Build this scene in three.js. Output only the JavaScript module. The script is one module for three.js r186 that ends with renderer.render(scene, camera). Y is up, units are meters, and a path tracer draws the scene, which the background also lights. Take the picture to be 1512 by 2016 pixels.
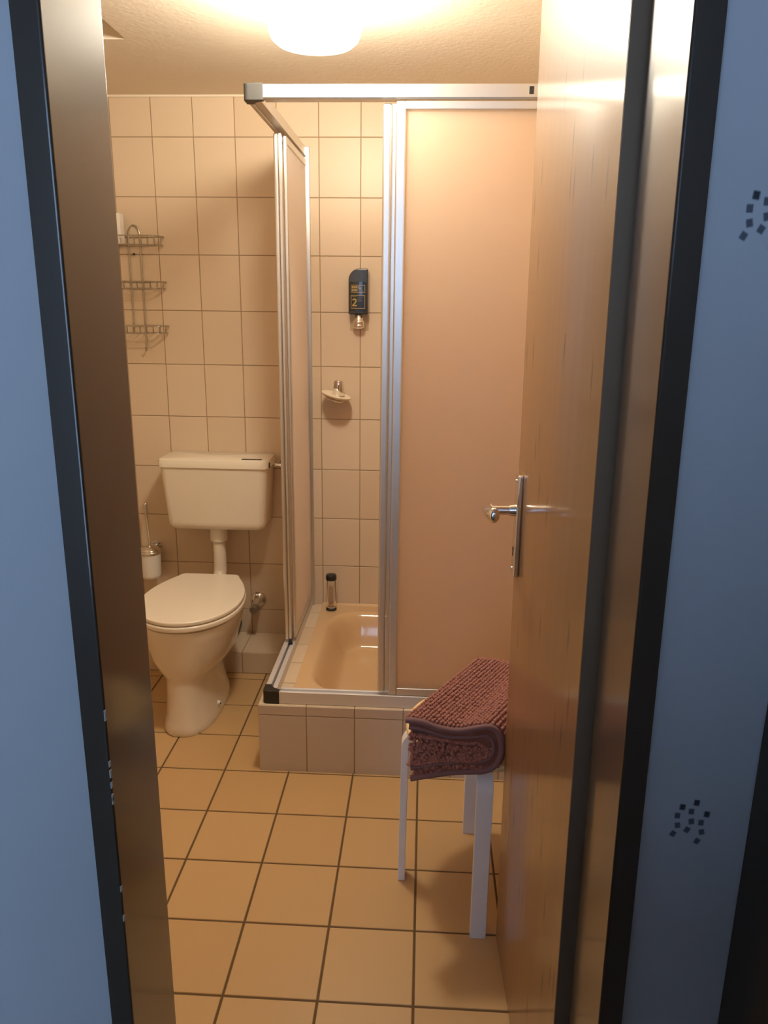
import * as THREE from 'three';
import { mergeGeometries, toCreasedNormals } from 'three/addons/utils/BufferGeometryUtils.js';
import { RoundedBoxGeometry } from 'three/addons/geometries/RoundedBoxGeometry.js';
import { ImprovedNoise } from 'three/addons/math/ImprovedNoise.js';
import { RectAreaLightUniformsLib } from 'three/addons/lights/RectAreaLightUniformsLib.js';

// ---------------------------------------------------------------- camera, sky, lights, exposure
RectAreaLightUniformsLib.init();
const scene = new THREE.Scene();
const FOCAL = 1518.0;                                   // pixels, for the 1512 x 2016 frame
const camera = new THREE.PerspectiveCamera(2 * Math.atan(1008 / FOCAL) * 180 / Math.PI, 1512 / 2016, 0.02, 60);
camera.position.set(0.9974, 1.4306, 2.9615);
camera.rotation.order = 'YXZ';
camera.rotation.set(-0.26358, 0.05071, 0.01191);
const renderer = new THREE.WebGLRenderer({ antialias: true });
renderer.toneMapping = THREE.LinearToneMapping;
renderer.toneMappingExposure = 1.0;
renderer.shadowMap.enabled = true;
scene.background = new THREE.Color().setRGB(3.4, 5.0, 7.6);   // overcast dusk sky outside the corridor's unseen window
const LAMP = { at: [0.728, 2.062, 1.0], color: new THREE.Color().setRGB(1.0, 0.91, 0.75), candela: 2.8, glow: 6.0 };

// ---------------------------------------------------------------- helpers
let seed = 20240611;
const rnd = () => { seed = (seed * 1664525 + 1013904223) >>> 0; return seed / 4294967296; };
const rr = (a, b) => a + (b - a) * rnd();
const perlin = new ImprovedNoise();
const V3 = (x, y, z) => new THREE.Vector3(x, y, z);
const used = {};
function numbered(n) {
  const k = used[n] = (used[n] ?? -1) + 1;
  return k ? n + '_' + String(k).padStart(3, '0') : n;
}
function shade(o) { o.castShadow = true; o.receiveShadow = true; return o; }
// a mesh: geometry list merged into one named mesh under its parent
function part(name, geoms, material, parent) {
  let g = Array.isArray(geoms) ? (geoms.length > 1 ? mergeGeometries(geoms.map(clean)) : geoms[0]) : geoms;
  const m = shade(new THREE.Mesh(g, material));
  m.name = parent === scene ? numbered(name) : name;
  (parent || scene).add(m);
  return m;
}
function clean(g) {
  let q = g.index ? g.toNonIndexed() : g;
  const out = new THREE.BufferGeometry();
  out.setAttribute('position', q.attributes.position);
  if (!q.attributes.normal) q.computeVertexNormals();
  out.setAttribute('normal', q.attributes.normal);
  out.setAttribute('uv', q.attributes.uv ?? new THREE.BufferAttribute(new Float32Array(q.attributes.position.count * 2), 2));
  return out;
}
function thing(name, label, category, [x, y, z] = [0, 0, 0], group) {
  const o = new THREE.Group(); o.name = numbered(name); scene.add(o);
  o.position.set(x, y, z);
  o.userData = { label, category };
  if (group) o.userData.group = group;
  return o;
}
function structure(name, pos = [0, 0, 0], label) {
  const o = new THREE.Group(); o.name = name; scene.add(o); o.position.set(...pos);
  o.userData = { kind: 'structure' };
  if (label) o.userData.label = label;
  return o;
}
const box = (x0, x1, y0, y1, z0, z1) => {
  const g = new THREE.BoxGeometry(x1 - x0, y1 - y0, z1 - z0);
  const u = g.attributes.uv, p = g.attributes.position, n = g.attributes.normal;
  g.translate((x0 + x1) / 2, (y0 + y1) / 2, (z0 + z1) / 2);
  for (let i = 0; i < u.count; i++) {                     // uv in metres
    if (Math.abs(n.getX(i)) > .5) u.setXY(i, p.getZ(i), p.getY(i));
    else if (Math.abs(n.getY(i)) > .5) u.setXY(i, p.getX(i), p.getZ(i));
    else u.setXY(i, p.getX(i), p.getY(i));
  }
  return g;
};
const rbox = (x0, x1, y0, y1, z0, z1, r = .003, s = 2) => {
  const g = new RoundedBoxGeometry(x1 - x0, y1 - y0, z1 - z0, s, Math.min(r, (x1 - x0) / 2.01, (y1 - y0) / 2.01, (z1 - z0) / 2.01));
  g.translate((x0 + x1) / 2, (y0 + y1) / 2, (z0 + z1) / 2); return g;
};
// cylinder between two points
function rod(a, b, r, r2 = r, seg = 20) {
  const A = V3(...a), B = V3(...b), d = B.clone().sub(A), L = d.length();
  const g = new THREE.CylinderGeometry(r2, r, L, seg); g.translate(0, L / 2, 0);
  g.applyQuaternion(new THREE.Quaternion().setFromUnitVectors(V3(0, 1, 0), d.normalize()));
  g.translate(...a); return g;
}
function tube(pts, r, seg = 40, rad = 10, closed = false) {
  const c = new THREE.CatmullRomCurve3(pts.map(q => V3(...q)), closed, 'centripetal');
  return new THREE.TubeGeometry(c, seg, r, rad, closed);
}
const lathe = (prof, seg = 48) => new THREE.LatheGeometry(prof.map(q => new THREE.Vector2(q[0], q[1])), seg);
// loft of closed rings (same number of points each), optionally capped
function loft(rings, capA = true, capB = true) {
  const n = rings[0].length, pos = [], idx = [];
  rings.forEach(r => r.forEach(q => pos.push(...q)));
  for (let i = 0; i + 1 < rings.length; i++) for (let j = 0; j < n; j++) {
    const a = i * n + j, b = i * n + (j + 1) % n, c = a + n, d = b + n;
    idx.push(a, c, b, b, c, d);
  }
  const cap = (k, flip) => {
    const ring = rings[k]; const c = [0, 0, 0];
    ring.forEach(q => { c[0] += q[0] / n; c[1] += q[1] / n; c[2] += q[2] / n; });
    const s = pos.length / 3; ring.forEach(q => pos.push(...q)); pos.push(...c);
    for (let j = 0; j < n; j++) flip ? idx.push(s + n, s + j, s + (j + 1) % n) : idx.push(s + n, s + (j + 1) % n, s + j);
  };
  if (capA) cap(0, true); if (capB) cap(rings.length - 1, false);
  const g = new THREE.BufferGeometry();
  g.setAttribute('position', new THREE.Float32BufferAttribute(pos, 3));
  g.setAttribute('uv', new THREE.Float32BufferAttribute(new Float32Array(pos.length / 3 * 2), 2));
  g.setIndex(idx); g.computeVertexNormals();
  return toCreasedNormals(g, .7);
}
// prism from a plan outline in x,z extruded in y with a bevel
function prismY(outline, y0, y1, bevel = .002, segs = 2, holes = []) {
  const s = outline instanceof THREE.Shape ? outline : new THREE.Shape(outline.map(q => new THREE.Vector2(q[0], -q[1])));
  const g = new THREE.ExtrudeGeometry(s, { depth: y1 - y0 - 2 * bevel, bevelEnabled: bevel > 0, bevelThickness: bevel, bevelSize: bevel, bevelOffset: -bevel, bevelSegments: segs, curveSegments: 8 });
  g.rotateX(-Math.PI / 2); g.translate(0, y0 + bevel, 0); return g;
}
const noise3 = (x, y, z) => perlin.noise(x, y, z);

// ---------------------------------------------------------------- textures
function dataTexture(w, h, f, srgb = true) {
  const d = new Uint8Array(w * h * 4);
  for (let j = 0; j < h; j++) for (let i = 0; i < w; i++) {
    const c = f(i / w, j / h, i, j), k = (j * w + i) * 4;
    for (let q = 0; q < 3; q++) d[k + q] = Math.max(0, Math.min(255, Math.round(c[q] * 255)));
    d[k + 3] = 255;
  }
  const t = new THREE.DataTexture(d, w, h);
  t.magFilter = THREE.LinearFilter; t.minFilter = THREE.LinearMipmapLinearFilter; t.generateMipmaps = true;
  t.wrapS = t.wrapT = THREE.RepeatWrapping;
  if (srgb) t.colorSpace = THREE.SRGBColorSpace;
  t.needsUpdate = true; return t;
}
// fine stucco on the ceiling
const stucco = dataTexture(512, 512, (u, v) => {
  const a = noise3(u * 64, v * 64, 3.1) * .5 + noise3(u * 128, v * 128, 8.7) * .35 + noise3(u * 24, v * 24, 1.2) * .3;
  const c = .5 + .42 * a; return [c, c, c];
}, false);
// birch veneer of the door: 0.7 m x 2 m
const veneer = dataTexture(512, 1024, (u, v) => {
  const n = noise3(u * 9, v * 1.1, .4) * .5 + noise3(u * 38, v * 2.2, 4.2) * .35 + noise3(u * 120, v * 5, 9.1) * .28;
  let k = 1 + .085 * n;
  const cell = 22, rows = 26, ci = Math.floor(u * cell), cj = Math.floor(v * rows);
  const h1 = Math.abs(Math.sin(ci * 127.1 + cj * 311.7) * 43758.5) % 1, h2 = Math.abs(Math.sin(ci * 269.5 + cj * 183.3) * 43758.5) % 1, h3 = Math.abs(Math.sin(ci * 19.5 + cj * 83.3) * 43758.5) % 1;
  if (h3 > .86) {                                           // short dark pith flecks
    const dx = (u * cell - ci - .2 - .6 * h1) / .10, dy = (v * rows - cj - .25 - .5 * h2) / .30;
    k *= 1 - .32 * Math.exp(-(dx * dx + dy * dy));
  }
  return [.80 * k, .655 * k * (1 - .02 * n), .475 * k * (1 - .05 * n)];
});
// the printed wallpaper of the corridor: 0.41 m x 2.2 m, small wavy columns of squares
const wallCanvas = document.createElement('canvas'); wallCanvas.width = 400; wallCanvas.height = 2048;
{
  const c = wallCanvas.getContext('2d'), W = .40, H = 2.2, px = 400 / W, py = 2048 / H;   // covers x 1.20..1.60, y 0..2.2
  c.fillStyle = '#e9ebee'; c.fillRect(0, 0, 400, 2048);
  const motif = [[480, 565], [385, 805], [415, 1070], [330, 1310], [800, 430], [700, 675], [730, 950], [650, 1185], [1070, 735], [960, 970], [1000, 1230], [920, 1490]];
  const put = (mx, my) => motif.forEach(([a, b], i) => {
    const x = mx + (a - 700) * 4.75e-5, y = my - (b - 960) * 4.75e-5;
    c.save(); c.translate((x - 1.20) * px, (H - y) * py); c.rotate([.1, 0, -.2, .5][i % 4]);
    c.fillStyle = i % 4 ? '#6d7580' : '#454d57'; c.fillRect(-.0030 * px, -.0036 * py, .0060 * px, .0072 * py); c.restore();
  });
  put(1.312, .864); put(1.307, 1.512); put(1.46, 1.19); put(1.47, .54); put(1.30, .22);
}
const wallpaper = new THREE.CanvasTexture(wallCanvas); wallpaper.colorSpace = THREE.SRGBColorSpace; wallpaper.magFilter = THREE.LinearFilter;
// chrome bottle print of the dispenser
const dispCanvas = document.createElement('canvas'); dispCanvas.width = 256; dispCanvas.height = 400;
{
  const c = dispCanvas.getContext('2d');
  c.fillStyle = '#17150f'; c.fillRect(0, 0, 256, 400);
  const gold = '#a88d58'; c.strokeStyle = gold; c.fillStyle = gold; c.lineWidth = 7;
  c.strokeRect(24, 43, 206, 98);
  c.strokeRect(24, 182, 206, 176);
  c.font = 'bold 146px sans-serif'; c.fillText('2', 34, 328);
  for (let r = 0; r < 2; r++) for (let i = 0; i < 6; i++) c.fillRect(34 + i * 15, 54 + r * 42, 11, 32);     // block lettering too small to read
  c.fillRect(132, 52, 12, 46); c.fillRect(152, 74, 12, 24);
  c.globalAlpha = .6;
  for (let i = 0; i < 4; i++) c.fillRect(134, 106 + i * 8, 80 - 12 * (i % 2), 3);
  c.fillRect(34, 194, 66, 10);
  for (let i = 0; i < 5; i++) c.fillRect(124, 202 + i * 14, 84 - 18 * (i % 3), 4);
  for (let i = 0; i < 3; i++) c.fillRect(40, 336 + i * 6, 60, 2);
}
const dispPrint = new THREE.CanvasTexture(dispCanvas); dispPrint.colorSpace = THREE.SRGBColorSpace; dispPrint.magFilter = THREE.LinearFilter;

// ---------------------------------------------------------------- materials
const std = (r, g, b, rough, extra = {}) => new THREE.MeshPhysicalMaterial({ color: new THREE.Color().setRGB(r, g, b), roughness: rough, metalness: 0, ...extra });
const wallTone = [[.67, .525, .375], [.69, .545, .395], [.655, .505, .35], [.68, .535, .38]].map(c => std(...c, .37, { specularIntensity: .5 }));
const grout = std(.36, .25, .15, .9);
const floorTone = [[.56, .355, .165], [.575, .368, .174], [.545, .342, .157]].map(c => std(...c, .36));
const floorGrout = std(.13, .075, .03, .9);
const plinthTone = [[.60, .50, .43], [.62, .52, .445], [.585, .485, .42]].map(c => std(...c, .28));  // tinted cooler than the wall tiles to imitate corridor daylight
const M = {
  ceiling: std(.80, .70, .57, .95, { bumpMap: stucco, bumpScale: .0010 }),
  plaster: std(.44, .45, .47, .9),
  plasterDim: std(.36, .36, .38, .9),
  caulk: std(.80, .70, .55, .6),
  paper: std(.70, .70, .72, .85, { map: wallpaper }),
  frame: std(.046, .033, .023, .36, { specularIntensity: .45, clearcoat: .8, clearcoatRoughness: .13 }),
  wood: std(.47, .385, .29, .46, { map: veneer, specularIntensity: .3, clearcoat: .75, clearcoatRoughness: .13 }),
  edge: std(.24, .155, .095, .45),
  darkWood: std(.055, .040, .022, .5),
  alu: std(.71, .68, .64, .38, { metalness: 1 }),
  aluSill: std(.74, .73, .76, .5, { metalness: .55 }),  // aluminium tinted cool, the corridor's reflection put into the colour
  aluDull: std(.42, .41, .41, .42, { metalness: 1 }),
  chrome: std(.80, .79, .78, .10, { metalness: 1 }),
  wire: std(.52, .49, .44, .22, { metalness: 1 }),
  black: std(.018, .017, .015, .42),
  hazedPlastic: std(.035, .033, .030, .45),  // upper cap plastic, lens haze put into the colour
  pane: std(.96, .89, .81, .80, { transmission: .97, thickness: 0, side: THREE.DoubleSide }),
  paneClear: std(.95, .88, .80, .30, { transmission: .85, thickness: 0, side: THREE.DoubleSide }),
  acrylic: std(.70, .47, .26, .14, { clearcoat: .6, clearcoatRoughness: .06 }),
  ceramic: std(.80, .70, .57, .10, { clearcoat: .6, clearcoatRoughness: .05 }),
  seat: std(.84, .75, .63, .18),
  tankPlastic: std(.80, .71, .58, .22),
  white: std(.82, .77, .70, .4),
  cup: std(.84, .80, .74, .35),
  paint: std(.79, .78, .78, .38),
  birch: std(.80, .58, .28, .45),
  gold: std(.75, .52, .22, .2, { metalness: 1 }),
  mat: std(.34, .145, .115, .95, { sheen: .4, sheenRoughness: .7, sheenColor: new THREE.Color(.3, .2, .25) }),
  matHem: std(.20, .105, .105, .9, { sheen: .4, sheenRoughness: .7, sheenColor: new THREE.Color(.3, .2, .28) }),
  soapDish: std(.80, .68, .52, .3),
  clear: std(.97, .95, .92, .05, { transmission: 1, thickness: .004, ior: 1.45 }),
  clearThin: std(.95, .92, .88, .1, { transmission: 1, thickness: 0, side: THREE.DoubleSide }),
  bottleBlack: std(.020, .019, .016, .22, { clearcoat: .5 }),
  print: std(1, 1, 1, .26, { map: dispPrint, clearcoat: .4 }),
  glow: new THREE.MeshStandardMaterial({ color: 0xffffff, emissive: new THREE.Color().setRGB(1, .86, .60), emissiveIntensity: LAMP.glow, roughness: .3 }),
  hallFloor: std(.12, .085, .06, .5),
  glass: std(1, 1, 1, 0, { transmission: 1, thickness: 0, side: THREE.DoubleSide }),
  lime: std(.62, .50, .36, .8),
};

// ---------------------------------------------------------------- tiled surfaces
const tileCache = {};
function tileGeometry(w, h, d, b) {          // open-backed chamfered slab, face towards +z at z = 0
  const key = [w, h, d, b].map(v => v.toFixed(4)).join();
  if (tileCache[key]) return tileCache[key];
  const x = w / 2, y = h / 2, P = [];
  const ring = (ix, z) => [[-x + ix, -y + ix, z], [x - ix, -y + ix, z], [x - ix, y - ix, z], [-x + ix, y - ix, z]];
  const R = [ring(0, -d), ring(0, -b), ring(b, 0)];
  const quad = (a, b2, c, e) => P.push(...a, ...b2, ...c, ...a, ...c, ...e);
  for (let i = 0; i < 2; i++) for (let j = 0; j < 4; j++) { const k = (j + 1) % 4; quad(R[i][j], R[i][k], R[i + 1][k], R[i + 1][j]); }
  quad(...R[2]);
  const g = new THREE.BufferGeometry();
  g.setAttribute('position', new THREE.Float32BufferAttribute(P, 3));
  g.setAttribute('uv', new THREE.Float32BufferAttribute(new Float32Array(P.length / 3 * 2), 2));
  g.computeVertexNormals();
  return tileCache[key] = g;
}
// frame: origin + u*U + v*W ; us, vs are the lists of joint positions
function tiles(parent, origin, U, W, us, vs, tones, { gap = .003, depth = .006, bevel = .0009, name = 'tile', skip, wobble = .0016 } = {}) {
  const u3 = V3(...U), w3 = V3(...W), n3 = u3.clone().cross(w3), basis = new THREE.Matrix4().makeBasis(u3, w3, n3);
  for (let i = 0; i + 1 < us.length; i++) for (let j = 0; j + 1 < vs.length; j++) {
    const w = us[i + 1] - us[i] - gap, h = vs[j + 1] - vs[j] - gap, cu = (us[i] + us[i + 1]) / 2, cv = (vs[j] + vs[j + 1]) / 2;
    if (w < .004 || h < .004 || (skip && skip(cu, cv))) continue;
    const m = shade(new THREE.Mesh(tileGeometry(w, h, depth, bevel), tones[Math.floor(rnd() * tones.length)]));
    m.name = name;
    m.quaternion.setFromRotationMatrix(basis);
    m.quaternion.multiply(new THREE.Quaternion().setFromEuler(new THREE.Euler(rr(-1, 1) * wobble, rr(-1, 1) * wobble, 0)));
    m.position.set(...origin).addScaledVector(u3, cu).addScaledVector(w3, cv);
    parent.add(m);
  }
}
const lines = (a, b, origin, pitch) => {      // joints of a grid clipped to a..b
  const L = [a]; for (let k = Math.ceil((a - origin) / pitch - 1e-6); origin + k * pitch < b - 1e-4; k++) if (origin + k * pitch > a + .002) L.push(origin + k * pitch);
  L.push(b); return L;
};

const XL = -.45, XR = 1.40, ZF = 2.05, CEIL = 2.134, TRAY_X = .506, TRAY_Z = .8385, LEDGE_Y = .0925, LEDGE_Z = .19, RIM = .230;
const rowLines = (a, b) => lines(a, b, 1.9973, .2);

// floor
{
  const f = structure('floor');
  part('grout', box(XL, XR, -.10, -.0018, 0, 2.14), floorGrout, f);
  tiles(f, [0, 0, 0], [1, 0, 0], [0, 0, -1], lines(XL, XR, -.0123, .20354), lines(-2.14, 0, -.8455, .20354), floorTone,
    { gap: .0054, depth: .008, bevel: .0012, wobble: .0008, skip: (u, v) => (u > TRAY_X + .1 && -v < TRAY_Z - .1) });
  const h = structure('floor_hall');
  part('boards', box(-1.2, 1.50, -.10, -.001, 2.14, 4.3), M.hallFloor, h);
}
// back wall
{
  const w = structure('wall_back');
  part('grout', box(XL - .1, XR + .1, -.1, CEIL + .06, -.12, -.0018), grout, w);
  tiles(w, [0, 0, 0], [1, 0, 0], [0, 1, 0], lines(XL, XR, 0, .15), rowLines(LEDGE_Y - .02, CEIL - .006), wallTone);
  part('caulk_joint', box(XL, XR, CEIL - .007, CEIL, -.002, .0012), M.caulk, w);
}
// side walls
{
  const w = structure('wall_left');
  part('grout', box(XL - .12, XL - .0018, -.1, CEIL + .06, -.12, ZF), grout, w);
  tiles(w, [XL, 0, 0], [0, 0, -1], [0, 1, 0], lines(-ZF, 0, 0, .15), rowLines(0, CEIL - .002), wallTone);
  const r = structure('wall_right');
  part('grout', box(XR + .0018, XR + .12, -.1, CEIL + .06, -.12, ZF), grout, r);
  tiles(r, [XR, 0, 0], [0, 0, 1], [0, 1, 0], lines(0, ZF, 0, .15), rowLines(0, CEIL - .002), wallTone);
}
// ceiling with a shallow square recess on the left
{
  const c = structure('ceiling'), RX = .141, RZ = .588, RX0 = -.30, RZ1 = 1.15, D = .045;
  part('stucco', [box(XL - .1, XR + .1, CEIL, CEIL + .1, -.1, RZ), box(RX, XR + .1, CEIL, CEIL + .1, RZ, ZF + .02), box(XL - .1, RX, CEIL, CEIL + .1, RZ1, ZF + .02), box(XL - .1, RX0, CEIL, CEIL + .1, RZ, RZ1)], M.ceiling, c);
  part('recess_panel', box(RX0, RX, CEIL + D, CEIL + .1, RZ, RZ1), M.ceiling, c);
}
// front wall between bathroom and corridor, opening x .62 .. 1.245
{
  const w = structure('wall_front');
  part('plaster', [box(XL - .1, .622, -.1, 2.5, ZF + .005, 2.12), box(1.248, XR + .1, -.1, 2.5, ZF + .005, 2.12), box(.622, 1.248, 2.005, 2.5, ZF + .005, 2.12)], M.caulk, w);
  const h = structure('wall_hall_front');
  part('plaster', [box(-1.2, .622, -.1, 2.5, 2.12, 2.186), box(.622, 1.248, 2.005, 2.5, 2.12, 2.186)], M.plaster, h);
  const g = box(1.248, 1.55, -.1, 2.5, 2.12, 2.186), u = g.attributes.uv;
  for (let i = 0; i < u.count; i++) u.setXY(i, (u.getX(i) - 1.20) / .40, u.getY(i) / 2.2);
  part('wallpaper', g, M.paper, h);
}
// corridor shell with an unseen window and parapet behind the camera
{
  const H = 2.5, Z1 = 4.3, X0 = -1.2, X1 = 1.39;
  const wl = structure('wall_hall_left'); part('plaster', box(X0 - .1, X0, -.1, H, 2.1, Z1 + .1), M.plasterDim, wl);
  const wr = structure('wall_hall_right'); part('plaster', box(X1, X1 + .12, -.1, H, 2.186, Z1 + .1), M.plasterDim, wr);
  const wb = structure('wall_hall_back'), a = -.12, b = 1.2, y0 = .35, y1 = 2.15;
  part('plaster', [box(X0, a, -.1, H, Z1, Z1 + .1), box(b, X1, -.1, H, Z1, Z1 + .1), box(a, b, -.1, y0, Z1, Z1 + .1), box(a, b, y1, H, Z1, Z1 + .1)], M.plaster, wb);
  const win = structure('unseen_window_1');  // out of view, placed to light the corridor and doorway with cool daylight
  part('window_frame', [box(a, a + .05, y0, y1, Z1 + .03, Z1 + .08), box(b - .05, b, y0, y1, Z1 + .03, Z1 + .08), box(a, b, y0, y0 + .05, Z1 + .03, Z1 + .08), box(a, b, y1 - .05, y1, Z1 + .03, Z1 + .08)], M.white, win);
  part('pane', box(a + .05, b - .05, y0 + .05, y1 - .05, Z1 + .053, Z1 + .057), M.glass, win);
  const pw = structure('wall_hall_unseen_parapet');  // out of view, placed to shade the lower right corridor wall
  part('plaster', box(.50, X1, -.1, 1.47, 3.42, 3.52), M.plasterDim, pw);
  part('coping', rbox(.49, X1, 1.47, 1.495, 3.405, 3.535, .004), M.darkWood, pw);
  const ch = structure('ceiling_hall'); part('plaster', box(X0 - .1, X1 + .12, H, H + .1, 2.1, Z1 + .1), M.plaster, ch);
  const t = structure('trim_2', [0, 0, 0]);
  part('casing', rbox(X1 - .014, X1 + .001, 0, 2.05, 2.187, 2.42, .003), M.darkWood, t);
}

// ---------------------------------------------------------------- door frame and door
{
  const f = structure('trim_1', [0, 0, 0]);
  const jambShape = s => {                      // s = +1: face towards the opening at local x = 0, body towards -x
    const sh = new THREE.Shape(), r = .003; const P = (x, z) => [s * x, -z];
    sh.moveTo(...P(-.028, 2.196)); sh.lineTo(...P(-r, 2.196)); sh.quadraticCurveTo(...P(0, 2.196), ...P(0, 2.196 - r));
    sh.lineTo(...P(0, 2.05 + r)); sh.quadraticCurveTo(...P(0, 2.05), ...P(-r, 2.05)); sh.lineTo(...P(-.016, 2.05)); sh.lineTo(...P(-.016, 2.025)); sh.lineTo(...P(-.040, 2.025)); sh.lineTo(...P(-.040, 2.045)); sh.lineTo(...P(-.028, 2.045)); sh.closePath();
    return sh;
  };
  const jamb = s => { const g = new THREE.ExtrudeGeometry(jambShape(s), { depth: 2.0, bevelEnabled: false, curveSegments: 4 }); g.rotateX(-Math.PI / 2); return g; };
  const L = jamb(1); L.translate(.6448, 0, 0); part('jamb', L, M.frame, f);
  const Rj = jamb(-1); Rj.applyMatrix4(new THREE.Matrix4().set(1, -.009, 0, 1.2353, 0, 1, 0, 0, 0, 0, 1, 0, 0, 0, 0, 1)); part('jamb', Rj, M.frame, f);
  part('head', rbox(.617, 1.262, 1.985, 2.013, 2.025, 2.196, .003), M.frame, f);
  // chips along the left arris
  const chips = []; for (const y of [.98, .975, .915, .90, .885, .87, .865, .74, .70]) chips.push(rbox(.6436, .6452, y - rr(.002, .006), y + rr(.002, .006), 2.1925, 2.1964, .0006));
  part('paint_chips', chips, std(.45, .47, .46, .6), f);
}
{
  // leaf stands open into the bathroom, 2.4 degrees short of square; hinge edge towards the corridor
  const d = structure('door_1', [1.2185, .008, 2.028]);
  d.rotation.y = Math.atan2(1.2185 - 1.1950, 2.028 - 1.468) ;      // local -z runs from the hinge to the free edge, face at local x = 0
  const lean = new THREE.Matrix4().set(1, -.0085, 0, 0, 0, 1, 0, 0, 0, 0, 1, 0, 0, 0, 0, 1);
  const Lw = .5605, Hd = 1.965;
  const face = box(0, .0385, 0, Hd, -Lw, -.0015); face.applyMatrix4(lean);
  { const u = face.attributes.uv, p = face.attributes.position; for (let i = 0; i < u.count; i++) u.setXY(i, -p.getZ(i) / .72, p.getY(i) / 2.0); }
  part('leaf', face, M.wood, d);
  const e = box(.0004, .0384, 0, Hd, -.0015, 0); e.applyMatrix4(lean); part('edge_band', e, M.edge, d);
  const hd = new THREE.Group(); hd.name = 'door_handle'; d.add(hd); hd.position.set(-.0085, 0, 0);
  hd.userData.label = 'lever handle on a long chrome plate';
  const zc = -Lw + .040, pl = [];
  pl.push(rbox(-.0105, .0005, .908, 1.112, zc - .019, zc + .019, .004, 3));
  part('back_plate', pl, M.chrome, hd);
  part('keyhole', [rod([-.0102, .962, zc], [-.0112, .962, zc], .005), box(-.0112, -.0102, .948, .962, zc - .0022, zc + .0022)], M.black, hd);
  for (const y of [1.098, .922]) part('screw', rod([-.010, y, zc], [-.0125, y, zc], .004, .003), M.chrome, hd);
  const rg = []; rg.push(rod([-.010, 1.040, zc], [-.022, 1.040, zc], .0125, .0105)); rg.push(rod([-.022, 1.040, zc], [-.056, 1.040, zc], .009));
  const gp = tube([[0, 0, -.010], [-.004, .001, .002], [-.0065, .003, .014], [-.007, .005, .04], [-.006, .0075, .070], [-.004, .009, .086]], .0078, 40, 16); gp.scale(1.15, 1.5, 1); gp.translate(-.060, 1.040, zc); rg.push(gp);
  rg.push(new THREE.SphereGeometry(.0105, 18, 12).scale(1.05, 1.4, 1).translate(-.0635, 1.0528, zc + .086));
  part('lever', rg, M.chrome, hd);
}

// ---------------------------------------------------------------- tiled pipe ledge and shower plinth
{
  const l = structure('ledge');
  part('grout', box(XL, TRAY_X, 0, LEDGE_Y - .0018, 0, LEDGE_Z - .0018), grout, l);
  tiles(l, [0, LEDGE_Y, 0], [1, 0, 0], [0, 0, -1], lines(XL, TRAY_X, 0, .15), [-LEDGE_Z + .001, 0], wallTone);
  tiles(l, [0, 0, LEDGE_Z], [1, 0, 0], [0, 1, 0], lines(XL, TRAY_X, 0, .15), [.001, LEDGE_Y - .001], wallTone);
  const p = structure('plinth');
  part('grout', [box(TRAY_X + .0018, .59, 0, RIM - .002, .001, TRAY_Z - .0018), box(.59, XR, 0, RIM - .002, .805, TRAY_Z - .0018)], grout, p);
  const xs = lines(TRAY_X, XR, TRAY_X, .15);
  tiles(p, [0, 0, TRAY_Z], [1, 0, 0], [0, 1, 0], xs, [-.004, .1955, RIM - .0005], plinthTone, { gap: .0026 });
  tiles(p, [TRAY_X, 0, 0], [0, 0, 1], [0, 1, 0], lines(.001, TRAY_Z, TRAY_Z, .15), [-.004, .1955, RIM - .0005], plinthTone, { gap: .0026 });
  tiles(p, [0, RIM, 0], [1, 0, 0], [0, 0, -1], [TRAY_X + .001, .6005], lines(-TRAY_Z + .001, 0, -.691, .149), wallTone, { gap: .0038 });
  tiles(p, [0, RIM, 0], [1, 0, 0], [0, 0, -1], lines(.598, XR, TRAY_X, .15), [-TRAY_Z + .001, -.803], wallTone, { gap: .0026 });
}

// ---------------------------------------------------------------- shower tray
{
  const t = thing('shower_tray', 'beige acrylic shower tray with a rounded basin set in the tiled plinth', 'shower tray', [.60, 0, 0]);
  const x0 = -.0015, x1 = XR - .6, z0 = .001, z1 = .803, NX = 130, NZ = 130, pos = [], idx = [], uv = [];
  const bx0 = .046, bx1 = x1 - .05, bz0 = .085, bz1 = .738, rad = .13, depth = .125;
  const sdf = (x, z) => {
    const cx = (bx0 + bx1) / 2, cz = (bz0 + bz1) / 2, qx = Math.abs(x - cx) - (bx1 - bx0) / 2 + rad, qz = Math.abs(z - cz) - (bz1 - bz0) / 2 + rad;
    return Math.hypot(Math.max(qx, 0), Math.max(qz, 0)) + Math.min(Math.max(qx, qz), 0) - rad;
  };
  const h = (x, z) => {
    const s = -sdf(x, z);                                // inside positive
    const k = THREE.MathUtils.smootherstep(s, -.016, .085);
    const wallup = (z < .012 ? .006 * (1 - z / .012) : 0);
    const floorFall = Math.max(0, s - .08) * .03;
    return RIM + .002 - depth * k - floorFall + wallup;
  };
  const xs = [], zs = [];
  for (let i = 0; i <= NX; i++) xs.push(x0 + (x1 - x0) * i / NX);
  for (let j = 0; j <= NZ; j++) zs.push(z0 + (z1 - z0) * j / NZ);
  for (const z of zs) for (const x of xs) { pos.push(x, h(x, z), z); uv.push(x, z); }
  for (let j = 0; j < NZ; j++) for (let i = 0; i < NX; i++) { const a = j * (NX + 1) + i; idx.push(a, a + NX + 1, a + 1, a + 1, a + NX + 1, a + NX + 2); }
  const g = new THREE.BufferGeometry(); g.setAttribute('position', new THREE.Float32BufferAttribute(pos, 3)); g.setAttribute('uv', new THREE.Float32BufferAttribute(uv, 2)); g.setIndex(idx); g.computeVertexNormals();
  part('basin', g, M.acrylic, t);
  part('drain', [lathe([[0, .006], [.02, .006], [.04, .003], [.044, 0]], 32).translate(.42, .0965, .36)], M.chrome, t);
}

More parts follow.
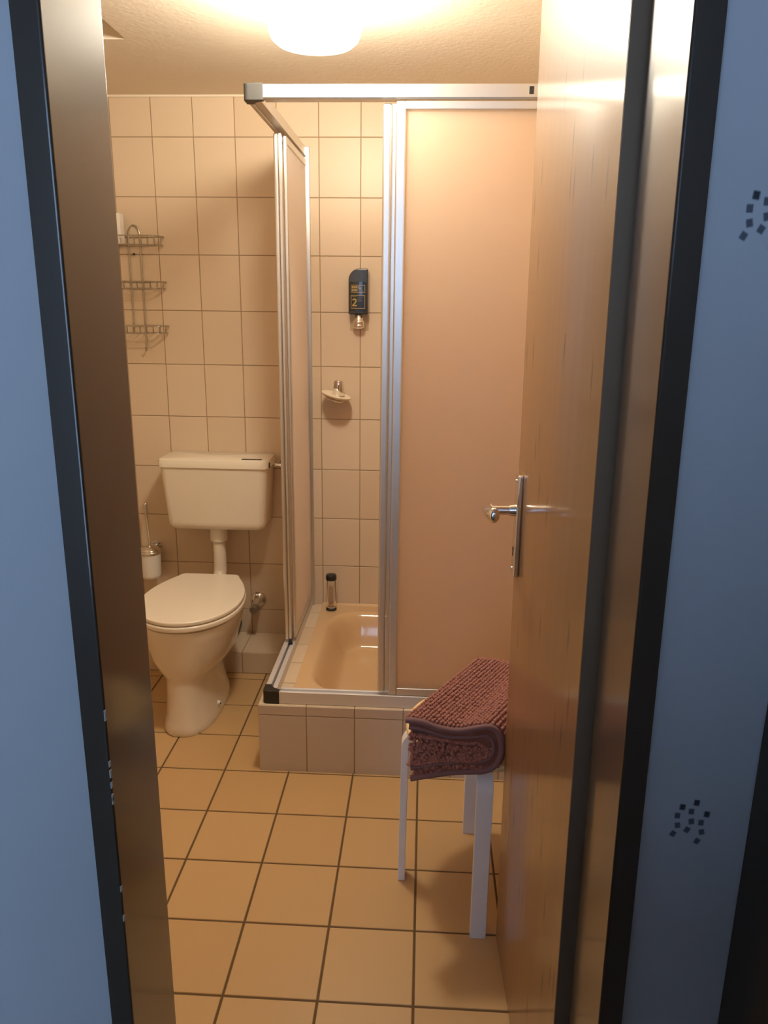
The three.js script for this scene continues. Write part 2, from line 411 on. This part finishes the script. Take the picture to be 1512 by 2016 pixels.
// ---------------------------------------------------------------- shower enclosure
{
  const S = thing('shower_enclosure', 'corner shower cabin with aluminium rails and frosted sliding panels on the tiled plinth', 'shower cabin', [0, 0, 0]);
  const y0 = .231, yb1 = .271, yt0 = 1.928, yt1 = 1.961, fz = .829, lx = .522, fd = .040;
  // front and side rails, each a stepped channel
  const channelX = (xa, xb, ya, yb) => [rbox(xa, xb, ya, yb, fz - .004, fz, .0015), rbox(xa, xb, ya, yb - .010, fz - .030, fz - .005, .0015), rbox(xa, xb, ya, yb - .004, fz - fd, fz - .031, .0015)];
  const channelZ = (za, zb, ya, yb) => [rbox(lx, lx + .017, ya, yb, za, zb, .0015), rbox(lx + .017, lx + .023, ya, yb - .013, za, zb, .001), rbox(lx + .023, lx + .036, ya, yb - .008, za, zb, .0015)];
  part('bottom_rail', channelX(.570, XR - .004, y0, yb1), M.aluSill, S);
  part('bottom_rail', [rbox(lx, lx + .016, y0, yb1, .004, fz - .042, .0015), rbox(lx + .021, lx + .036, y0, yb1 - .008, .004, fz - .042, .0015), rbox(lx + .015, lx + .022, y0, y0 + .008, .004, fz - .042, .0005)], M.aluSill, S);
  part('top_rail', [rbox(.570, XR - .004, yt0 + .002, yt1, fz - .004, fz, .001), rbox(.570, XR - .004, yt0, yt1, fz - .040, fz - .005, .0015)], M.alu, S);
  part('top_rail', [rbox(lx, lx + .012, yt0, yt1, .004, fz - .042, .0015), rbox(lx + .0125, lx + .036, yt0 + .003, yt1, .004, fz - .042, .0015)], M.alu, S);
  part('rail_slot', rbox(1.237, 1.249, 1.937, 1.955, fz - .001, fz + .0006, .003), M.black, S);
  const cap = (ya, yb) => { const s = new THREE.Shape(), r = .014; const P = (x, z) => [x, -z];
    s.moveTo(...P(lx - .002, fz - .044)); s.lineTo(...P(lx - .002, fz + .002 - r)); s.quadraticCurveTo(...P(lx - .002, fz + .002), ...P(lx - .002 + r, fz + .002)); s.lineTo(...P(.571, fz + .002)); s.lineTo(...P(.571, fz - .014)); s.quadraticCurveTo(...P(.549, fz - .018), ...P(.541, fz - .044)); s.closePath(); return prismY(s, ya, yb, .002, 2); };
  part('corner_cap', cap(y0 - .001, yb1 + .003), M.black, S).userData.label = 'black plastic lower corner cap';
  part('corner_cap', cap(yt0 - .004, yt1 + .003), M.hazedPlastic, S).userData.label = 'plastic upper corner cap lightened for haze';
  // wall profiles
  part('wall_profile', [rbox(.5265, .557, RIM + .001, 1.965, .001, .024, .002), rbox(.546, .567, RIM + .001, 1.965, .001, .014, .002)], M.alu, S);
  part('wall_profile', rbox(XR - .03, XR - .001, y0, 1.965, fz - .036, fz - .006, .002), M.alu, S);
  for (const [y, z] of [[1.835, .0245], [1.865, .0245], [1.36, .0245], [.98, .0245], [.79, .0245]]) part('screw', rod([.551, y, z - .001], [.551, y, z + .0015], .0035, .0028, 12), M.aluDull, S);
  // sliding panels
  const panel = (name) => { const g = new THREE.Group(); g.name = name; S.add(g); return g; };
  const A = panel('sliding_panel');                    // front, pushed to the right: leading stile in view
  part('stile', [rbox(.874, .897, .276, 1.921, fz - .030, fz - .012, .006, 4), rbox(.898, .9075, .276, 1.921, fz - .030, fz - .020, .001)], M.alu, A);
  part('frame_rail', rbox(.9075, XR - .03, .276, .296, fz - .030, fz - .020, .001), M.alu, A); part('frame_rail', rbox(.9075, XR - .03, 1.900, 1.921, fz - .030, fz - .020, .001), M.alu, A);
  part('pane', rbox(.9075, XR - .03, .294, 1.902, fz - .027, fz - .024, .0005), M.paneClear, A);
  const B = panel('fixed_panel');
  part('stile', rbox(.909, .933, .274, 1.9235, fz - .017, fz - .003, .003, 3), M.alu, B);
  part('frame_rail', rbox(.933, XR - .03, .274, .296, fz - .017, fz - .003, .002), M.alu, B); part('frame_rail', rbox(.933, XR - .03, 1.904, 1.9235, fz - .017, fz - .003, .002), M.alu, B);
  part('pane', rbox(.933, XR - .03, .294, 1.906, fz - .012, fz - .009, .0005), M.pane, B);
  const C = panel('sliding_panel');                    // side, pushed to the wall
  const sz = .472;
  part('stile', [rbox(.526, .5395, .283, 1.920, sz - .030, sz, .005, 4), rbox(.5402, .549, .283, 1.920, sz - .026, sz - .004, .002)], M.alu, C);
  part('frame_rail', rbox(.531, .541, .283, .303, .03, sz - .03, .001), M.alu, C); part('frame_rail', rbox(.531, .541, 1.900, 1.920, .03, sz - .03, .001), M.alu, C);
  part('pane', rbox(.534, .537, .300, 1.903, .026, sz - .028, .0005), M.paneClear, C);
  const D = panel('fixed_panel');
  part('stile', rbox(.5505, .5615, .278, 1.917, sz - .052, sz - .028, .003, 3), M.alu, D);
  part('stile', rbox(.5505, .5575, .278, 1.917, .025, .045, .002, 3), M.alu, D);
  part('frame_rail', rbox(.551, .5605, .276, .298, .045, sz - .052, .002), M.alu, D); part('frame_rail', rbox(.551, .5605, 1.897, 1.9175, .045, sz - .052, .002), M.alu, D);
  part('pane', rbox(.554, .557, .296, 1.899, .043, sz - .05, .0005), M.pane, D);
  part('roller_block', rbox(.539, .552, .262, .282, sz - .012, sz + .001, .002), M.black, S);
}

// ---------------------------------------------------------------- ceiling lamp
{
  const t = thing('ceiling_lamp', 'glowing white opal glass drum lamp on the stucco ceiling', 'lamp', [LAMP.at[0], CEIL, LAMP.at[2]]);
  part('base_ring', lathe([[0, 0], [.105, 0], [.107, -.004], [.107, -.016], [.100, -.020], [0, -.020]], 56), M.white, t);
  const R = .1185, yb = -.1425;
  const prof = [[0, yb], [.03, yb + .0003], [.065, yb + .003], [.088, yb + .009], [.099, yb + .018], [.1045, yb + .030], [.109, yb + .050], [.1135, yb + .072], [.1165, yb + .088], [.1172, yb + .096], [.115, yb + .104], [.1145, yb + .112], [.1140, yb + .1225]];
  part('opal_shade', lathe(prof, 64), M.glow, t);
  const l = new THREE.PointLight(LAMP.color, LAMP.candela, 0, 2);
  l.position.set(LAMP.at[0], LAMP.at[1], LAMP.at[2]); l.castShadow = true; l.shadow.radius = 3.5; scene.add(l);
}

// ---------------------------------------------------------------- toilet
const superRing = (y, cx, hw, zb, zf, n = 2.2, N = 56, nb = n) => {
  const L = [], zc = (zb + zf) / 2, hl = (zf - zb) / 2;
  for (let i = 0; i < N; i++) {
    const a = i / N * 2 * Math.PI, c = Math.cos(a), s = Math.sin(a), e = 2 / (s < 0 ? nb : n);
    L.push([cx + hw * Math.sign(c) * Math.abs(c) ** e, y, zc + hl * Math.sign(s) * Math.abs(s) ** e]);
  }
  return L;
};
// seat outline: straight back, D-shaped front
function seatOutline(grow = 0, N = 64) {
  const L = [], zb = .213 - grow * .3, zf = .690 + grow, zm = .455, hw = .178 + grow, bw = .118 + grow;
  for (let i = 0; i <= N; i++) { const a = -Math.PI / 2 + Math.PI * i / N; L.push([hw * Math.sin(a), zm + (zf - zm) * Math.cos(a) ** .92]); }
  const B = 12;
  for (let i = 1; i <= B; i++) { const t = i / B, z = zm + (zb + .03 - zm) * t; L.push([hw - (hw - bw) * t ** 1.9, z]); }
  L.push([bw - .006, zb + .012], [bw - .02, zb], [-bw + .02, zb], [-bw + .006, zb + .012]);
  for (let i = B; i >= 1; i--) { const t = i / B, z = zm + (zb + .03 - zm) * t; L.push([-(hw - (hw - bw) * t ** 1.9), z]); }
  return L;
}
{
  const t = thing('toilet', 'floor-standing beige toilet with its white lid closed beside the shower plinth', 'toilet', [.198, 0, 0]);
  const rings = [
    superRing(.001, 0, .094, .228, .670, 2.5), superRing(.012, 0, .0955, .225, .673, 2.5), superRing(.030, 0, .092, .230, .669, 2.4), superRing(.060, 0, .0875, .243, .664, 2.3),
    superRing(.120, 0, .085, .262, .656, 2.2), superRing(.175, 0, .086, .262, .652, 2.2), superRing(.192, 0, .091, .248, .652, 2.2), superRing(.204, 0, .105, .236, .655, 2.2), superRing(.220, 0, .122, .225, .659, 2.2), superRing(.250, 0, .139, .218, .665, 2.2), superRing(.300, 0, .153, .214, .671, 2.2),
    superRing(.340, 0, .163, .212, .677, 2.2), superRing(.372, 0, .171, .208, .682, 2.2), superRing(.384, 0, .170, .209, .681, 2.2), superRing(.388, 0, .160, .220, .670, 2.2)];
  part('bowl', loft(rings, true, true), M.ceramic, t);
  // S-trap bulge behind the foot and outlet to the wall
  part('trap', [tube([[0, .20, .42], [0, .17, .32], [0, .150, .25], [0, .142, .18], [0, .140, .10]], .050, 40, 24), rod([0, .140, .12], [0, .140, .055], .053)], M.ceramic, t);
  part('outlet_collar', rod([0, .140, .058], [0, .140, .004], .058, .060, 32), M.black, t);
  const capG = [rod([.083, .046, .505], [.0955, .043, .507], .0085, .0075, 18)];
  part('bolt_cap', capG, M.cup, t);
  part('bolt_head', rod([.0945, .0432, .507], [.0975, .0425, .5072], .0038, .0034, 12), M.black, t);
  part('seat', prismY(seatOutline(.003), .391, .410, .006, 3), M.seat, t);
  part('lid', prismY(seatOutline(0), .412, .427, .005, 3), M.seat, t);
  for (const q of [-1, 1]) part('hinge', rod([q * .085, .405, .205], [q * .045, .405, .205], .010), M.seat, t);
  part('inlet_spud', [rod([0, .352, .235], [0, .362, .150], .030, .032)], M.ceramic, t);
}
// cistern on the wall
{
  const t = thing('cistern', 'beige wall-hung plastic cistern with a flat lid above the toilet', 'cistern', [.211, 0, 0]);
  const rr4 = (y, hw, z0, z1, r) => { const L = [], add = (cx, cz, a0) => { for (let i = 0; i <= 6; i++) { const a = a0 + Math.PI / 2 * i / 6; L.push([cx + r * Math.cos(a), y, cz + r * Math.sin(a)]); } };
    add(hw - r, z1 - r, 0); add(-hw + r, z1 - r, Math.PI / 2); add(-hw + r, z0 + r, Math.PI); add(hw - r, z0 + r, 1.5 * Math.PI); return L; };
  const ring = [];
  const yA = .579, yB = .832;
  for (const [y, s] of [[0, .030], [.0015, .020], [.006, .011], [.013, .005], [.024, .001], [.036, 0]]) ring.push(rr4(yA + y, .188 - s + y * .06, .004 + s * .4, .158 - s + y * .06, .026));
  ring.push(rr4(yA + .12, .1955, .004, .166, .026), rr4(yB, .2045, .004, .174, .026));
  part('tank', loft(ring, true, true), M.tankPlastic, t);
  const lid = [rr4(.829, .209, .002, .178, .026), rr4(.8305, .2105, .002, .1795, .026), rr4(.852, .2105, .002, .1795, .026), rr4(.858, .208, .003, .177, .025), rr4(.861, .200, .007, .169, .022)];
  part('lid', loft(lid, true, true), M.tankPlastic, t);
  part('flush_slot', rbox(.107, .182, .8605, .8626, .142, .156, .0008), M.black, t);
  part('lid_clip', rbox(.2075, .2124, .832, .851, .140, .158, .0008), M.black, t);
  part('flush_pipe', [lathe([[.031, .585], [.0345, .580], [.0345, .525], [.032, .520], [.026, .520]], 32).translate(-.011, 0, .085), tube([[-.011, .53, .085], [-.011, .44, .085], [-.011, .392, .090], [-.011, .368, .110], [-.011, .360, .15]], .0255, 50, 24)], M.tankPlastic, t);
}
{
  const t = thing('angle_valve', 'small chrome angle valve on the wall right of the cistern', 'valve', [.452, .822, 0]);
  part('rosette', rod([0, 0, .001], [0, 0, .006], .020, .017, 24), M.chrome, t);
  part('body', [rod([0, 0, .005], [0, 0, .055], .008), rod([-.032, 0, .050], [.004, 0, .050], .0065), rod([-.034, 0, .050], [-.022, 0, .050], .0105, .0105, 6)], M.chrome, t);
  part('knob', rod([.002, 0, .050], [.020, 0, .050], .009, .011, 8), M.chrome, t);
}
{
  const t = thing('tap_stub', 'capped chrome pipe stub with a round rosette low on the wall beside the toilet', 'pipe fitting', [.331, .243, 0]);
  part('rosette', lathe([[0, .018], [.016, .018], [.026, .012], [.033, .003], [.0335, 0]], 40).rotateX(Math.PI / 2), M.chrome, t);
  part('body', rod([0, 0, .012], [-.003, -.012, .062], .0155, .0155, 24), M.chrome, t);
  part('cap', [rod([-.003, -.012, .060], [-.0045, -.018, .086], .0185, .0175, 8), rod([-.0045, -.018, .085], [-.0048, -.0185, .0872], .010)], M.aluDull, t);
}
// ---------------------------------------------------------------- toilet brush on the wall
{
  const t = thing('toilet_brush', 'wall-mounted toilet brush in a white cup with a chrome ring', 'toilet brush', [-.088, 0, .068]);
  part('cup', lathe([[0, .350], [.030, .350], [.036, .354], [.0385, .366], [.0415, .468], [.0395, .468], [.0365, .368], [0, .358]], 40), M.cup, t);
  part('holder', [new THREE.TorusGeometry(.0425, .0045, 10, 40).rotateX(Math.PI / 2).translate(0, .462, 0), lathe([[.0435, .455], [.0435, .470], [.0415, .470], [.0415, .455]], 40), rod([0, .462, -.042], [0, .462, -.066], .009), rod([0, .462, -.060], [0, .462, -.067], .026, .026, 28)], M.chrome, t);
  part('lid', lathe([[0, .487], [.010, .486], [.030, .480], [.0405, .470], [.0405, .466], [0, .466]], 40), M.chrome, t);
  part('handle', [rod([0, .48, 0], [-.004, .62, 0], .0048, .0048, 12), rod([-.004, .62, 0], [-.005, .655, 0], .0085, .0085, 14), new THREE.SphereGeometry(.0085, 12, 8).translate(-.005, .655, 0)], M.chrome, t);
}

// ---------------------------------------------------------------- wire rack
{
  const t = thing('wire_rack', 'three-tier chrome wire basket rack hanging on the tiled wall above the toilet', 'rack', [-.088, 0, 0]);
  const zb = .006, up = [], x1 = .022, x0 = -.022;
  up.push(rod([x0, 1.315, zb], [x0, 1.66, zb], .0024, .0024, 8), rod([x1, 1.275, zb], [x1, 1.66, zb], .0024, .0024, 8));
  const arch = []; for (let i = 0; i <= 12; i++) { const a = Math.PI * i / 12; arch.push([-.022 * Math.cos(a), 1.66 + .040 * Math.sin(a), zb]); }
  up.push(tube(arch, .0024, 30, 8));
  part('frame', up, M.wire, t);
  const hook = s => tube([[s * .022, 1.28, zb], [s * .022, 1.262, zb + .002], [s * .024, 1.250, zb + .012], [s * .027, 1.250, zb + .026], [s * .028, 1.262, zb + .032]], .0024, 20, 8);
  part('hook', hook(1), M.wire, t);
  for (const [y, h] of [[1.6285, .030], [1.476, .024], [1.315, .026]]) {
    const d = .075, w = .111, b = [];
    const loop = (yy, ww, dd, r) => tube([[-ww, yy, zb], [-ww, yy, dd * .7], [-ww * .86, yy, dd], [0, yy, dd + .006], [ww * .86, yy, dd], [ww, yy, dd * .7], [ww, yy, zb], [0, yy, zb]], r, 90, 6, true);
    b.push(loop(y + h, w, d, .0021), loop(y, w * .95, d * .95, .0019));
    for (let i = -4; i <= 4; i++) { const x = w * .9 * i / 4; b.push(rod([x, y, zb], [x, y, d * .95], .0013, .0013, 6)); b.push(rod([x, y, d * .95], [x, y + h, d + (Math.abs(i) < 4 ? .004 : -.004)], .0013, .0013, 6)); b.push(rod([x, y, zb], [x, y + h, zb], .0013, .0013, 6)); }
    for (const s of [-1, 1]) b.push(rod([s * w * .95, y, d * .5], [s * w, y + h, d * .5], .0013, .0013, 6));
    part('basket', b, M.wire, t);
  }
  part('wall_fixing', rod([-.006, 1.598, .001], [-.006, 1.598, .006], .0045, .004, 16), M.black, t);
  const c = thing('carton', 'plain white upright carton standing in the top basket of the wire rack', 'box', [-.142, 1.631, .040]);
  part('body', rbox(-.025, .025, 0, .104, -.020, .020, .002), M.white, c);
  part('flap', rbox(-.0245, .0245, .1035, .1048, -.0195, .0195, .0005), M.cup, c);
}

// ---------------------------------------------------------------- soap dispenser
{
  const t = thing('soap_dispenser', 'black pump bottle with gold print in a clear wall bracket inside the shower', 'dispenser', [.7455, 0, 0]);
  const Y0 = 1.3925, Y1 = 1.5530, hw = .0355;
  part('wall_bracket', [rbox(-.034, .036, 1.3325, 1.392, .0005, .004, .003), rbox(-.030, .032, 1.383, 1.3915, .004, .050, .002)], M.clearThin, t);
  // bottle outline with a swept-over left shoulder, bulging front
  const s = new THREE.Shape(); s.moveTo(-hw, Y0); s.lineTo(hw, Y0); s.lineTo(hw, Y1 - .006); s.quadraticCurveTo(hw, Y1, hw - .006, Y1); s.lineTo(.002, Y1); s.bezierCurveTo(-.020, Y1, -.034, Y1 - .020, -hw, Y1 - .038); s.closePath();
  const g = new THREE.ExtrudeGeometry(s, { depth: .034, bevelEnabled: true, bevelThickness: .006, bevelSize: .004, bevelOffset: -.004, bevelSegments: 4, curveSegments: 14 });
  g.translate(0, 0, .009);
  part('bottle', g, M.bottleBlack, t);
  // gently curved printed label in front
  const lg = new THREE.PlaneGeometry(.062, .104, 16, 1); const lp = lg.attributes.position;
  for (let i = 0; i < lp.count; i++) lp.setZ(i, .0026 * Math.cos(lp.getX(i) / .031 * 1.5));
  lg.computeVertexNormals(); lg.translate(0, 1.4545, .0488);
  const sideL = lathe([[0, 0], [0, 0]], 3);
  part('printed_label', lg, M.print, t);
  part('pump', lathe([[0, 1.338], [.008, 1.338], [.012, 1.341], [.0215, 1.346], [.0225, 1.352], [.0205, 1.354], [.0195, 1.360], [.0215, 1.362], [.0215, 1.368], [.0165, 1.370], [.0160, 1.393], [0, 1.394]], 40).translate(.001, 0, .028), M.chrome, t);
}
// ---------------------------------------------------------------- soap dish
{
  const t = thing('soap_dish', 'round cream soap dish hanging tilted on a chrome wall holder in the shower', 'soap dish', [.667, 1.098, 0]);
  part('holder', [rod([0, .006, .001], [0, .006, .007], .022, .020, 28), lathe([[0, .052], [.012, .052], [.0175, .048], [.0245, -.006], [0, -.006]], 32).translate(.003, 0, .027), rod([0, .006, .004], [0, .006, .022], .012)], M.chrome, t);
  const tilt = new THREE.Matrix4().makeRotationFromEuler(new THREE.Euler(.05, 0, -.235)); 
  const dish = lathe([[0, -.004], [.040, -.004], [.052, -.001], [.0575, .006], [.0565, .0085], [.050, .004], [.036, .001], [0, .001]], 48); dish.applyMatrix4(tilt); dish.translate(-.003, -.006, .060);
  part('dish', dish, M.soapDish, t);
  const ring = lathe([[0, -.020], [.020, -.020], [.032, -.015], [.038, -.0045], [0, -.0045]], 40); ring.applyMatrix4(tilt); ring.translate(-.003, -.006, .060);
  part('support_cup', ring, M.chrome, t);
  part('arm', rod([0, .008, .020], [-.001, -.004, .048], .007), M.chrome, t);
}
// ---------------------------------------------------------------- bottle in the corner of the tray
{
  const t = thing('cylinder_bottle', 'slim clear cylinder bottle with black cap and base on the tray corner', 'bottle', [.6415, RIM + .0025, .062]);
  part('base', lathe([[0, 0], [.019, 0], [.0215, .002], [.0215, .007], [.018, .010], [0, .010]], 32), M.black, t);
  part('body', lathe([[0, .0102], [.0165, .0102], [.0175, .012], [.0175, .128], [0, .128]], 32), M.clear, t);
  part('cap', lathe([[0, .128], [.020, .128], [.0215, .131], [.0215, .146], [.019, .150], [0, .151]], 32), M.black, t);
}

// ---------------------------------------------------------------- stool
const ST = { x: 1.153, z: 1.275, seat: .448 };
{
  const t = thing('stool', 'round stool with white bent strip legs and pale wood seat behind the open door', 'stool', [ST.x, 0, ST.z]);
  const seat = lathe([[0, ST.seat - .018], [.174, ST.seat - .018], [.1795, ST.seat - .015], [.1815, ST.seat - .009], [.1795, ST.seat - .003], [.174, ST.seat], [0, ST.seat]], 72);
  part('seat', seat, M.birch, t).userData.label = 'pale birch seat disc';
  const R = .194, th = .018, w = .037, top = ST.seat - .019, br = .045;
  const prof = new THREE.Shape();                        // side view: r across, y up
  prof.moveTo(R, 0); prof.lineTo(R - .003, top - br); prof.absarc(R - .003 - br, top - br, br, 0, Math.PI / 2, false); prof.lineTo(.060, top); prof.lineTo(.060, top - th); prof.lineTo(R - .003 - br, top - th);
  prof.absarc(R - .003 - br, top - br, br - th, Math.PI / 2, 0, true); prof.lineTo(R - th, 0); prof.closePath();
  for (const [a, o] of [[Math.PI, 0], [-Math.PI / 2, 0], [Math.PI / 2, 0], [0, 0]]) {
    const g = new THREE.ExtrudeGeometry(prof, { depth: w - .003, bevelEnabled: true, bevelThickness: .0015, bevelSize: .0015, bevelOffset: -.0015, bevelSegments: 2, curveSegments: 12 });
    g.translate(0, 0, -w / 2 + .0015); g.rotateY(a);
    part('leg', g, M.paint, t);
  }
}
// ---------------------------------------------------------------- folded bath mat
{
  const t = thing('bath_mat', 'folded mauve brown chenille bath mat lying over the stool seat', 'bath mat', [0, 0, 0]);
  // v: 0 at the near (open) end, 1 at the far end; the left edge runs obliquely to the back
  const len = .385, y0 = ST.seat + .004;
  const along = v => {
    const far = v > .86 ? -.016 * ((v - .86) / .14) ** 2 : 0;
    return [.967 + .198 * v, 0, 1.464 - .350 * v, far];
  };
  // section paths in (s, h): s across from the left, h above the seat
  const wave = (s, a) => a * Math.sin(s * 34 + .6) + a * .5 * Math.sin(s * 61);
  const outer = [[.004, .105], [.03, .103], [.075, .094], [.12, .090], [.155, .096], [.185, .100], [.201, .092], [.212, .072], [.214, .048], [.205, .025], [.184, .011], [.150, .007], [.10, .006], [.05, .004], [.018, .003]];
  const inner = [[.010, .091], [.05, .086], [.10, .076], [.150, .077], [.180, .081], [.193, .070], [.196, .052], [.187, .034], [.170, .026], [.12, .024], [.06, .022], [.016, .019]];
  const fill = [[.014, .074], [.07, .066], [.13, .058], [.165, .058], [.178, .048], [.165, .038], [.11, .036], [.05, .036], [.012, .036]];
  const P = (s, h, v) => { const [x, , z, drf] = along(v), dr = -.030 * THREE.MathUtils.smoothstep(Math.hypot(x + s - ST.x, z + s * .03 - ST.z), .180, .265) - (v < .12 ? .020 * (1 - v / .12) : 0); return [x + s, y0 + h * (1 - .04 * v) + dr * (1 - Math.min(1, h / .10)) + drf, z + s * .03]; };
  const sheet = (path, th, v0, v1, N = 44) => {
    const c = new THREE.CatmullRomCurve3(path.map(q => V3(q[0], q[1], 0)), false, 'centripetal'), K = 60, rings = [];
    const pts = [], up = [], dn = [];
    for (let i = 0; i <= K; i++) { const p = c.getPointAt(i / K), tg = c.getTangentAt(i / K); up.push([p.x + tg.y * -th / 2, p.y + tg.x * th / 2]); dn.push([p.x + tg.y * th / 2, p.y - tg.x * th / 2]); }
    const sec = [...up, ...dn.reverse()];
    for (let j = 0; j <= N; j++) { const v = v0 + (v1 - v0) * j / N; rings.push(sec.map(q => P(q[0], Math.max(q[1], .001), v))); }
    return loft(rings, true, true);
  };
  part('outer_layer', sheet(outer, .008, .012, 1), M.mat, t);
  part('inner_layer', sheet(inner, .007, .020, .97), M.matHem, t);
  part('inner_fold', sheet(fill, .008, .03, .96), M.mat, t);
  // stitched hem round the open end
  const hem = (path, v, r) => { const c = new THREE.CatmullRomCurve3(path.map(q => V3(q[0], q[1], 0)), false, 'centripetal'), L = []; for (let i = 0; i <= 40; i++) { const p = c.getPointAt(i / 40); L.push(P(p.x, p.y + wave(p.x, .0012), v)); } return tube(L, r, 120, 10); };
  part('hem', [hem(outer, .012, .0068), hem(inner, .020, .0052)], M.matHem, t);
  // chenille tufts, uncountable
  const tuft = new THREE.IcosahedronGeometry(1, 1), put = [];
  const q = new THREE.Quaternion(), mtx = new THREE.Matrix4();
  const lay = (path, v0, v1, flip, pitchS, pitchV, rad, from = 0, to = 1) => {
    const c = new THREE.CatmullRomCurve3(path.map(e => V3(e[0], e[1], 0)), false, 'centripetal'), L = c.getLength(), nS = Math.round(L * (to - from) / pitchS), nV = Math.round(len * (v1 - v0) / pitchV);
    for (let i = 0; i <= nS; i++) for (let j = 0; j <= nV; j++) {
      const u = Math.min(.999, Math.max(.001, from + (to - from) * i / nS)), v = v0 + (v1 - v0) * (j + rr(-.15, .15)) / nV, p = c.getPointAt(u), tg = c.getTangentAt(u);
      const nx = -tg.y * flip, ny = tg.x * flip, o = .0065 + rr(-.0008, .0012);
      const w = P(p.x + nx * o, Math.max(.0012, p.y + ny * o), v);
      q.setFromEuler(new THREE.Euler(rr(-.5, .5), rr(-.5, .5), rr(-.5, .5)));
      mtx.compose(V3(...w), q, V3(rad * rr(.85, 1.1), rad * rr(.85, 1.2), rad * rr(.95, 1.15))); put.push(mtx.clone());
    }
  };
  lay(outer, .03, 1, 1, .0094, .0086, .0044, 0, .72);
  lay(fill, .012, .05, 1, .0052, .0050, .0042);
  // the ragged pile of the inner fold seen end-on
  for (let k = 0; k < 520; k++) {
    const s = rr(.012, .190), top = .074 - .018 * Math.min(1, s / .13), lo = .030, h = rr(lo, top), v = rr(.016, .034);
    q.setFromEuler(new THREE.Euler(rr(-.6, .6), rr(-.6, .6), rr(-.6, .6)));
    mtx.compose(V3(...P(s, h, v)), q, V3(.0040, .0040, .0052)); put.push(mtx.clone());
  }
  for (let k = 0; k < 160; k++) { const s = rr(.02, .195), v = rr(.014, .03); q.identity(); mtx.compose(V3(...P(s, rr(.008, .018), v)), q, V3(.0036, .0034, .0045)); put.push(mtx.clone()); }
  const inst = shade(new THREE.InstancedMesh(tuft, M.mat, put.length)); put.forEach((m, i) => inst.setMatrixAt(i, m));
  inst.name = 'pile'; inst.userData.kind = 'stuff'; t.add(inst);
}

renderer.render(scene, camera);
